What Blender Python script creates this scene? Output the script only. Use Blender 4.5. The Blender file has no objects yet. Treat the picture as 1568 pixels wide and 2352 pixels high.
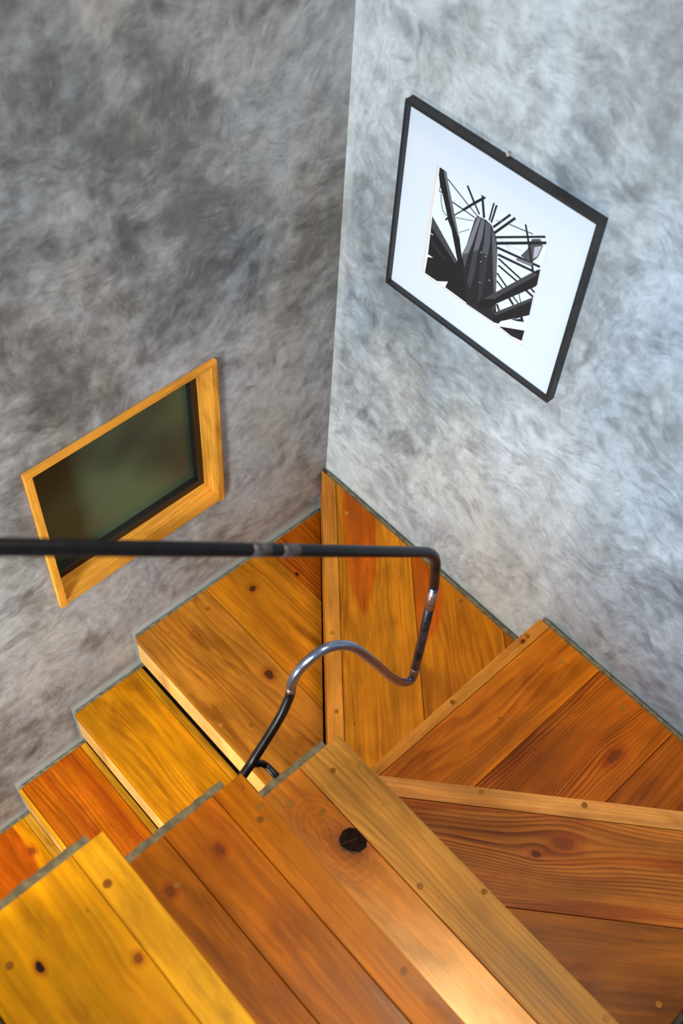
import bpy, bmesh, math, random
from mathutils import Vector, Matrix

S = bpy.context.scene
COL = S.collection
random.seed(7)

# ------------------------------------------------------------------ camera
cam_data = bpy.data.cameras.new('camera')
cam = bpy.data.objects.new('camera', cam_data)
COL.objects.link(cam)
YAW, PITCH, ROLL = 0.75894, -0.92079, 0.08584
fwd = Vector((-math.sin(YAW)*math.cos(PITCH), math.cos(YAW)*math.cos(PITCH), math.sin(PITCH)))
q = fwd.to_track_quat('-Z', 'Y').to_matrix().to_4x4()
cam.matrix_world = Matrix.Translation((1.55392, -1.54899, 2.84199)) @ q @ Matrix.Rotation(ROLL, 4, 'Z')
cam_data.sensor_fit = 'VERTICAL'
cam_data.sensor_height = 36.0
cam_data.sensor_width = 24.0
cam_data.lens = 2458.73/2352*36.0
cam_data.clip_start = 0.02
cam_data.dof.use_dof = True
cam_data.dof.focus_distance = 2.75
cam_data.dof.aperture_fstop = 3.4
S.camera = cam

# ------------------------------------------------------------------ light
S.view_settings.view_transform = 'Standard'
S.view_settings.look = 'None'
S.view_settings.gamma = 1.0
S.view_settings.exposure = 0.0
S.view_settings.use_curve_mapping = False
world = bpy.data.worlds.new('world')
S.world = world
world.use_nodes = True
wb = world.node_tree.nodes['Background']
wb.inputs[0].default_value = (0.80, 0.90, 1.0, 1)
wb.inputs[1].default_value = 0.31

def area(name, loc, aim, sx, sy, power, col, spread=180):
    d = bpy.data.lights.new(name, 'AREA')
    d.shape = 'RECTANGLE'; d.size = sx; d.size_y = sy
    d.energy = power; d.color = col; d.spread = math.radians(spread)
    o = bpy.data.objects.new(name, d)
    COL.objects.link(o)
    o.location = loc
    o.rotation_euler = (Vector(aim)-Vector(loc)).to_track_quat('-Z', 'Y').to_euler()
    return o
# daylight from a window on the landing behind the camera
area('landing_window_light', (1.40, -3.3, 2.15), (1.45, 0.0, 0.70), 0.8, 1.0, 51, (0.60, 0.79, 1.0), 95)
# rooflight over the stair well
area('rooflight', (1.38, -0.42, 4.2), (1.2, -0.70, 0.0), 0.42, 0.75, 74, (1.0, 0.86, 0.66))
# lamp over the lower flight, and an unseen fill added to brighten its wall
area('lower_flight_lamp', (0.66, -2.35, 1.75), (0.06, -1.15, 0.0), 0.35, 0.35, 13, (1.0, 0.86, 0.62))
area('lower_wall_fill', (0.78, -2.25, 0.50), (0.0, -1.05, 0.05), 0.25, 0.35, 31, (1.0, 0.93, 0.80))

# ------------------------------------------------------------------ helpers
def lin(c):
    out = []
    for v in c:
        v = v/255.0
        out.append(v/12.92 if v <= 0.04045 else ((v+0.055)/1.055)**2.4)
    return (out[0], out[1], out[2], 1.0)

class NT:
    """small node-tree writer"""
    def __init__(self, name):
        self.mat = bpy.data.materials.new(name)
        self.mat.use_nodes = True
        self.t = self.mat.node_tree
        self.b = self.t.nodes['Principled BSDF']
    def new(self, kind): return self.t.nodes.new(kind)
    def put(self, sock, v):
        if v is None: return
        if hasattr(v, 'is_linked') or isinstance(v, bpy.types.NodeSocket): self.t.links.new(v, sock)
        else: sock.default_value = v
    def math(self, op, a, b=None, c=None, clamp=False):
        n = self.new('ShaderNodeMath'); n.operation = op; n.use_clamp = clamp
        self.put(n.inputs[0], a); self.put(n.inputs[1], b); self.put(n.inputs[2], c)
        return n.outputs[0]
    def comb(self, x, y, z):
        n = self.new('ShaderNodeCombineXYZ')
        for i, v in enumerate((x, y, z)): self.put(n.inputs[i], v)
        return n.outputs[0]
    def noise(self, vec, scale=1.0, detail=3.0, rough=0.55, dist=0.0, out=0):
        n = self.new('ShaderNodeTexNoise')
        self.put(n.inputs['Vector'], vec)
        n.inputs['Scale'].default_value = scale; n.inputs['Detail'].default_value = detail
        n.inputs['Roughness'].default_value = rough; n.inputs['Distortion'].default_value = dist
        return n.outputs[out]
    def step(self, v, a, b, lo=0.0, hi=1.0):
        n = self.new('ShaderNodeMapRange'); n.interpolation_type = 'SMOOTHSTEP'
        self.put(n.inputs[0], v)
        for i, x in enumerate((a, b, lo, hi)): n.inputs[1+i].default_value = x
        return n.outputs[0]
    def mix(self, f, a, b, mode='MIX'):
        n = self.new('ShaderNodeMix'); n.data_type = 'RGBA'; n.blend_type = mode
        self.put(n.inputs[0], f); self.put(n.inputs[6], a); self.put(n.inputs[7], b)
        return n.outputs[2]
    def coords(self, kind='Object'):
        return self.new('ShaderNodeTexCoord').outputs[kind]
    def sep(self, v):
        n = self.new('ShaderNodeSeparateXYZ'); self.put(n.inputs[0], v)
        return n.outputs
    def mapping(self, v, loc=(0, 0, 0), rot=(0, 0, 0), sc=(1, 1, 1)):
        n = self.new('ShaderNodeMapping'); self.put(n.inputs[0], v)
        n.inputs[1].default_value = loc; n.inputs[2].default_value = rot; n.inputs[3].default_value = sc
        return n.outputs[0]
    def bump(self, h, strength, dist=0.002):
        n = self.new('ShaderNodeBump'); self.put(n.inputs['Height'], h)
        n.inputs['Strength'].default_value = strength; n.inputs['Distance'].default_value = dist
        self.t.links.new(n.outputs[0], self.b.inputs['Normal'])
    def grey(self, v):
        n = self.new('ShaderNodeCombineColor')
        for i in range(3): self.put(n.inputs[i], v)
        return n.outputs[0]

def simple(name, rgb, rough=0.5, metal=0.0, noise=0.0, spec=0.5, nscale=40):
    t = NT(name)
    c = lin(rgb)
    if noise:
        f = t.step(t.noise(t.coords(), nscale, 4), 0.3, 0.7, 1-noise, 1+noise)
        col = t.mix(1.0, c, t.grey(f), 'MULTIPLY')
        t.put(t.b.inputs['Base Color'], col)
    else:
        t.b.inputs['Base Color'].default_value = c
    t.b.inputs['Roughness'].default_value = rough
    t.b.inputs['Metallic'].default_value = metal
    t.b.inputs['Specular IOR Level'].default_value = spec
    return t.mat

def wood(name, base, dark, rings=90, contrast=0.6, knots=(), patches=(), seed=0.0, rough=0.34, heart=None, heart_at=0.55, warp=1.0, spec=0.14, tint=None, smudge=0.55, axis='x'):
    """pine: grain runs along local x. knots: (x, y, radius, stretch, dark?), patches: (x, y, rx, ry, rgb)"""
    t = NT(name)
    p = t.coords()
    c3 = t.sep(p)
    x, y, z = [c3[i] for i in {'x': (0, 1, 2), 'y': (1, 0, 2), 'z': (2, 0, 1)}[axis]]
    if axis != 'x': y = t.math('ADD', y, z)
    xs = t.math('ADD', x, seed*1.37); ys0 = t.math('ADD', y, 0.0)
    w0 = t.noise(t.comb(t.math('MULTIPLY', xs, 2.2), t.math('MULTIPLY', y, 9.0), t.math('ADD', t.math('MULTIPLY', z, 9.0), seed)), 1.0, 2.0)
    yy = t.math('ADD', ys0, t.math('MULTIPLY', t.math('SUBTRACT', w0, 0.5), 0.030*warp))
    kd = []
    for (kx, ky, r, s, blk) in knots:
        dx = t.math('DIVIDE', t.math('SUBTRACT', x, kx), s)
        dy = t.math('SUBTRACT', y, ky)
        wob = t.math('MULTIPLY', t.math('SUBTRACT', t.noise(p, 60.0, 3.0), 0.5), r*1.1)
        d2 = t.math('ADD', t.math('MULTIPLY', dx, dx), t.math('MULTIPLY', dy, dy))
        d = t.math('ADD', t.math('SQRT', d2), wob)
        rr = (2.3*r)**2
        k = t.math('DIVIDE', rr, t.math('ADD', d2, rr))
        yy = t.math('SUBTRACT', yy, t.math('MULTIPLY', dy, t.math('MULTIPLY', k, 0.8)))
        kd.append((d, r, blk))
    # growth rings
    w1 = t.noise(t.comb(t.math('MULTIPLY', xs, 1.1), t.math('MULTIPLY', yy, 7.0), seed), 1.0, 2.0)
    ring = t.math('ADD', t.math('MULTIPLY', yy, rings), t.math('MULTIPLY', w1, 9.0*warp))
    fr = t.math('FRACT', ring)
    late = t.math('MULTIPLY', t.step(fr, 0.15, 0.85), t.step(fr, 1.0, 0.90))
    mask = t.step(t.noise(t.comb(t.math('MULTIPLY', xs, 1.6), t.math('MULTIPLY', yy, 11.0), seed+3.3), 1.0, 3.0), 0.30, 0.70, 0.15, 1.0)
    f = t.math('MULTIPLY', t.math('MULTIPLY', late, mask), contrast, clamp=True)
    col = t.mix(f, lin(base), lin(dark))
    if heart:
        hn = t.noise(t.comb(t.math('MULTIPLY', xs, 1.2), t.math('MULTIPLY', yy, 13.0), seed+8.1), 1.0, 2.0)
        hf = t.math('MULTIPLY', t.step(hn, heart_at-0.035, heart_at+0.035), 0.8)
        col = t.mix(hf, col, t.mix(f, lin(heart), t.mix(0.55, lin(heart), lin(dark))))
    for (px, py, rx, ry, rgb) in patches:
        dx = t.math('DIVIDE', t.math('SUBTRACT', x, px), rx)
        dy = t.math('DIVIDE', t.math('SUBTRACT', y, py), ry)
        d = t.math('SQRT', t.math('ADD', t.math('MULTIPLY', dx, dx), t.math('MULTIPLY', dy, dy)))
        d = t.math('ADD', d, t.math('MULTIPLY', t.math('SUBTRACT', w0, 0.5), 0.5))
        band = t.math('MULTIPLY', t.step(t.math('FRACT', t.math('MULTIPLY', d, 7.0)), 0.2, 0.95), 0.6)
        pc = t.mix(band, lin(rgb), t.mix(0.6, lin(rgb), lin(dark)))
        col = t.mix(t.math('MULTIPLY', t.step(d, 1.04, 0.88), 0.8), col, pc)
    # fibre streaks and blotches
    fib = t.noise(t.comb(t.math('MULTIPLY', xs, 5.0), t.math('MULTIPLY', yy, 170.0), seed+1.0), 1.0, 3.0)
    st = t.noise(t.comb(t.math('MULTIPLY', xs, 1.7), t.math('MULTIPLY', yy, 26.0), seed+5.0), 1.0, 3.0)
    bl = t.noise(t.comb(t.math('MULTIPLY', xs, 3.5), t.math('MULTIPLY', y, 7.5), seed+2.0), 1.0, 5.0, 0.6)
    m = t.math('MULTIPLY', t.step(fib, 0.3, 0.7, 0.86, 1.09), t.math('MULTIPLY', t.step(st, 0.28, 0.72, 0.76, 1.16), t.step(bl, 0.28, 0.72, 0.70, 1.18)))
    col = t.mix(1.0, col, t.grey(m), 'MULTIPLY')
    hs = t.new('ShaderNodeHueSaturation'); hs.inputs['Saturation'].default_value = 1.03; t.put(hs.inputs['Color'], col); col = hs.outputs[0]
    red = t.math('MULTIPLY', t.step(t.noise(t.comb(t.math('MULTIPLY', xs, 2.3), t.math('MULTIPLY', y, 9.0), seed+9.0), 1.0, 3.0), 0.45, 0.75), 0.40)
    col = t.mix(red, col, t.mix(1.0, col, (1.0, 0.78, 0.42, 1), 'MULTIPLY'))
    # brown smudges of wear and resin
    sg = t.noise(t.comb(t.math('MULTIPLY', xs, 4.2), t.math('MULTIPLY', y, 15.0), seed+12.0), 1.0, 6.0, 0.62, 0.4)
    col = t.mix(t.math('MULTIPLY', t.step(sg, 0.50, 0.68), smudge), col, t.mix(1.0, col, (0.50, 0.40, 0.32, 1), 'MULTIPLY'))
    # small dark specks
    sp = t.noise(t.comb(t.math('MULTIPLY', xs, 38.0), t.math('MULTIPLY', y, 75.0), seed+4.0), 1.0, 1.0)
    col = t.mix(t.math('MULTIPLY', t.step(sp, 0.775, 0.83), 0.55), col, lin((60, 32, 10)))
    for d, r, blk in kd:
        halo = t.math('MULTIPLY', t.step(d, 2.6*r, 0.9*r), 0.55)
        col = t.mix(halo, col, t.mix(1.0, col, lin((214, 150, 96)), 'MULTIPLY'))
        rg = t.math('MULTIPLY', t.step(t.math('FRACT', t.math('DIVIDE', d, r*0.42)), 0.35, 0.95), t.step(d, 2.2*r, 1.0*r))
        col = t.mix(t.math('MULTIPLY', rg, 0.30), col, lin((84, 38, 10)))
        kc = lin((22, 12, 8)) if blk == 2 else (lin((46, 24, 8)) if blk == 1 else lin((112, 50, 14)))
        col = t.mix(t.math('MULTIPLY', t.step(d, 1.15*r, 0.75*r), t.step(bl, 0.25, 0.6, 0.97, 0.97 if blk == 2 else 0.76)), col, kc)
    t.put(t.b.inputs['Base Color'], col)
    t.put(t.b.inputs['Roughness'], t.step(bl, 0.25, 0.75, rough-0.07, rough+0.10))
    t.b.inputs['Specular IOR Level'].default_value = spec
    if tint: t.b.inputs['Specular Tint'].default_value = tint
    t.bump(t.math('ADD', t.math('MULTIPLY', fib, 0.4), t.math('MULTIPLY', st, 0.6)), 0.12, 0.0015)
    return t.mat

def plaster(name, dark, light, warm, cool, seed, axis, tilt, strip=False, profile=()):
    """polished cement plaster: clouds, short trowel strokes and stains. axis: wall normal ('x' or 'y')"""
    t = NT(name)
    x, y, z = t.sep(t.coords())
    u = y if axis == 'x' else x
    p = t.comb(t.math('ADD', u, seed), z, seed)
    pv = t.mapping(p, sc=(1.0, 0.55, 1.0))
    big = t.noise(pv, 2.0, 5.0, 0.60, 0.15)
    med = t.noise(p, 7.0, 5.0, 0.60, 0.25)
    fine = t.noise(p, 26.0, 5.0, 0.68, 0.3)
    # short trowel strokes: stretched noise in a few fixed directions, each holding its own patches of the wall
    wu = t.math('MULTIPLY', t.math('SUBTRACT', t.noise(p, 5.0, 2.0), 0.5), 0.16)
    wv = t.math('MULTIPLY', t.math('SUBTRACT', t.noise(t.mapping(p, loc=(4, 1, 2)), 5.0, 2.0), 0.5), 0.16)
    u2 = t.math('ADD', u, wu); z2 = t.math('ADD', z, wv)
    m1 = t.step(t.noise(t.mapping(p, loc=(1, 6, 3)), 3.5, 3.0), 0.44, 0.56)
    m2 = t.step(t.noise(t.mapping(p, loc=(7, 2, 5)), 4.5, 3.0), 0.46, 0.58)
    def strokes(scale, asp, off, detail=1.6, dist=0.0):
        outs = []
        for i, a_ in enumerate((tilt, tilt+1.0, tilt-0.8)):
            cs, sn = math.cos(a_), math.sin(a_)
            uu = t.math('ADD', t.math('MULTIPLY', u2, cs*scale), t.math('MULTIPLY', z2, sn*scale))
            vv = t.math('SUBTRACT', t.math('MULTIPLY', z2, cs*scale*asp), t.math('MULTIPLY', u2, sn*scale*asp))
            outs.append(t.noise(t.comb(uu, vv, seed+off+2.0*i), 1.0, detail, 0.62, dist))
        n = t.new('ShaderNodeMix'); t.put(n.inputs[0], m1); t.put(n.inputs[2], outs[0]); t.put(n.inputs[3], outs[1])
        k = t.new('ShaderNodeMix'); t.put(k.inputs[0], m2); t.put(k.inputs[2], n.outputs[0]); t.put(k.inputs[3], outs[2])
        return k.outputs[0]
    s1 = strokes(9.0, 2.2, 0.0)
    s2 = strokes(30.0, 2.6, 0.5)
    s3 = strokes(34.0, 5.0, 1.3, 1.0, 0.4)
    v = t.math('ADD', t.math('MULTIPLY', big, 0.48), t.math('ADD', t.math('MULTIPLY', med, 0.26), t.math('ADD', t.math('MULTIPLY', s1, 0.12), t.math('MULTIPLY', fine, 0.14))))
    col = t.mix(t.step(v, 0.395, 0.605), lin(dark), lin(light))
    tn = t.noise(pv, 2.6, 4.0, 0.6, 0.3)
    col = t.mix(t.math('MULTIPLY', t.step(tn, 0.50, 0.66), 0.7), col, t.mix(1.0, col, warm, 'MULTIPLY'))
    tc = t.noise(t.mapping(pv, loc=(3, 8, 2)), 2.2, 4.0, 0.6, 0.3)
    col = t.mix(t.math('MULTIPLY', t.step(tc, 0.46, 0.64), 0.8), col, t.mix(1.0, col, cool, 'MULTIPLY'))
    col = t.mix(1.0, col, t.grey(t.step(s2, 0.30, 0.70, 0.91, 1.08)), 'MULTIPLY')
    col = t.mix(1.0, col, t.grey(t.step(fine, 0.30, 0.70, 0.90, 1.08)), 'MULTIPLY')
    # dark smears where the trowel burnished the cement
    sm = t.math('MULTIPLY', t.step(s1, 0.50, 0.36), t.step(t.noise(p, 3.0, 4.0, 0.6, 0.4), 0.46, 0.62))
    col = t.mix(t.math('MULTIPLY', sm, 0.5), col, t.mix(1.0, col, (0.45, 0.45, 0.48, 1), 'MULTIPLY'))
    # small dark flecks dragged along by the trowel
    col = t.mix(t.math('MULTIPLY', t.step(s2, 0.42, 0.31), 0.24), col, t.mix(1.0, col, (0.60, 0.60, 0.63, 1), 'MULTIPLY'))
    # pale scratches
    col = t.mix(t.math('MULTIPLY', t.step(s3, 0.68, 0.76), 0.13), col, lin((205, 212, 220)))
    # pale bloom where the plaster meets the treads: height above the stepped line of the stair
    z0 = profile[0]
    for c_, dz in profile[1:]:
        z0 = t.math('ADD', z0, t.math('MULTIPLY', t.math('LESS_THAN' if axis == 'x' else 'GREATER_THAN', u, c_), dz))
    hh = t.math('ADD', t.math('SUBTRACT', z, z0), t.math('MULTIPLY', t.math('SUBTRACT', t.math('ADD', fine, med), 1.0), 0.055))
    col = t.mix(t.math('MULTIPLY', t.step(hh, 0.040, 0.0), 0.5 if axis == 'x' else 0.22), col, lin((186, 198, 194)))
    if strip:
        e_ = t.math('ADD', u, t.math('MULTIPLY', t.math('SUBTRACT', med, 0.5), 0.05))
        col = t.mix(t.math('MULTIPLY', t.step(e_, 0.034, 0.016), 0.22), col, lin((205, 206, 200)))
    t.put(t.b.inputs['Base Color'], col)
    t.put(t.b.inputs['Roughness'], t.step(s1, 0.3, 0.7, 0.40, 0.60))
    t.b.inputs['Specular IOR Level'].default_value = 0.35
    t.bump(t.math('ADD', t.math('MULTIPLY', med, 0.6), t.math('ADD', t.math('MULTIPLY', s1, 0.20), t.math('MULTIPLY', s2, 0.07))), 0.15, 0.012)
    return t.mat

def obj(name, bm, mat, parent=None, smooth=False):
    me = bpy.data.meshes.new(name)
    bmesh.ops.recalc_face_normals(bm, faces=bm.faces)
    bm.to_mesh(me); bm.free()
    for m in (mat if isinstance(mat, (list, tuple)) else [mat]): me.materials.append(m)
    if smooth:
        for f in me.polygons: f.use_smooth = True
    o = bpy.data.objects.new(name, me)
    COL.objects.link(o)
    if parent is not None: o.parent = parent
    return o

def thing(name, label, cat, loc=(0, 0, 0), group=None):
    o = bpy.data.objects.new(name, None)
    COL.objects.link(o)
    o.empty_display_size = 0.05
    o.location = loc
    o['label'] = label; o['category'] = cat
    if group: o['group'] = group
    return o

def box(bm, lo, hi):
    vs = [bm.verts.new((x, y, z)) for x in (lo[0], hi[0]) for y in (lo[1], hi[1]) for z in (lo[2], hi[2])]
    for a, b, c, d in ((0, 1, 3, 2), (4, 6, 7, 5), (0, 4, 5, 1), (2, 3, 7, 6), (0, 2, 6, 4), (1, 5, 7, 3)):
        bm.faces.new((vs[a], vs[b], vs[c], vs[d]))
    return vs

def prism(bm, poly, z0, z1):
    b = [bm.verts.new((x, y, z0)) for x, y in poly]
    t = [bm.verts.new((x, y, z1)) for x, y in poly]
    n = len(poly)
    bm.faces.new(t); bm.faces.new(list(reversed(b)))
    for i in range(n): bm.faces.new((b[i], b[(i+1) % n], t[(i+1) % n], t[i]))
    return t

def bevel(bm, w, seg=2, only=None):
    es = [e for e in bm.edges if only is None or only(e)]
    bmesh.ops.bevel(bm, geom=es, offset=w, segments=seg, profile=0.6, affect='EDGES', clamp_overlap=True)

def rough_up(bm, amp, cuts=0):
    if cuts: bmesh.ops.subdivide_edges(bm, edges=bm.edges[:], cuts=cuts, use_grid_fill=True)
    for v in bm.verts:
        v.co += Vector((random.uniform(-amp, amp), random.uniform(-amp, amp), random.uniform(-amp, amp)))

def area2(poly):
    return 0.5*sum(poly[i][0]*poly[(i+1) % len(poly)][1]-poly[(i+1) % len(poly)][0]*poly[i][1] for i in range(len(poly)))

def clip(poly, n, d):
    """keep the part of poly with n.p >= d"""
    out = []
    for i in range(len(poly)):
        a, b = poly[i], poly[(i+1) % len(poly)]
        da = n[0]*a[0]+n[1]*a[1]-d; db = n[0]*b[0]+n[1]*b[1]-d
        if da >= 0: out.append(a)
        if (da >= 0) != (db >= 0):
            s = da/(da-db); out.append((a[0]+(b[0]-a[0])*s, a[1]+(b[1]-a[1])*s))
    return out

def tube(bm, pts, r, seg=16, cap=True):
    rings = []
    up = Vector((0.97, 0.1, 0.2))
    for i, p in enumerate(pts):
        p = Vector(p)
        a = Vector(pts[max(i-1, 0)]); b = Vector(pts[min(i+1, len(pts)-1)])
        d = (b-a).normalized()
        u = (up-d*up.dot(d)).normalized(); w = d.cross(u)
        rings.append([bm.verts.new(p+(u*math.cos(2*math.pi*k/seg)+w*math.sin(2*math.pi*k/seg))*r) for k in range(seg)])
    for i in range(len(rings)-1):
        for k in range(seg):
            bm.faces.new((rings[i][k], rings[i][(k+1) % seg], rings[i+1][(k+1) % seg], rings[i+1][k]))
    if cap:
        bm.faces.new(list(reversed(rings[0]))); bm.faces.new(rings[-1])

def smooth_path(ctrl, per=12):
    """Catmull-Rom through control points"""
    P = [Vector(c) for c in ctrl]
    P = [P[0]*2-P[1]]+P+[P[-1]*2-P[-2]]
    out = []
    for i in range(1, len(P)-2):
        for k in range(per):
            t = k/per
            a, b, c, d = P[i-1], P[i], P[i+1], P[i+2]
            out.append(0.5*((2*b)+(c-a)*t+(2*a-5*b+4*c-d)*t*t+(3*b-a-3*c+d)*t**3))
    out.append(P[-2])
    return out

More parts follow.
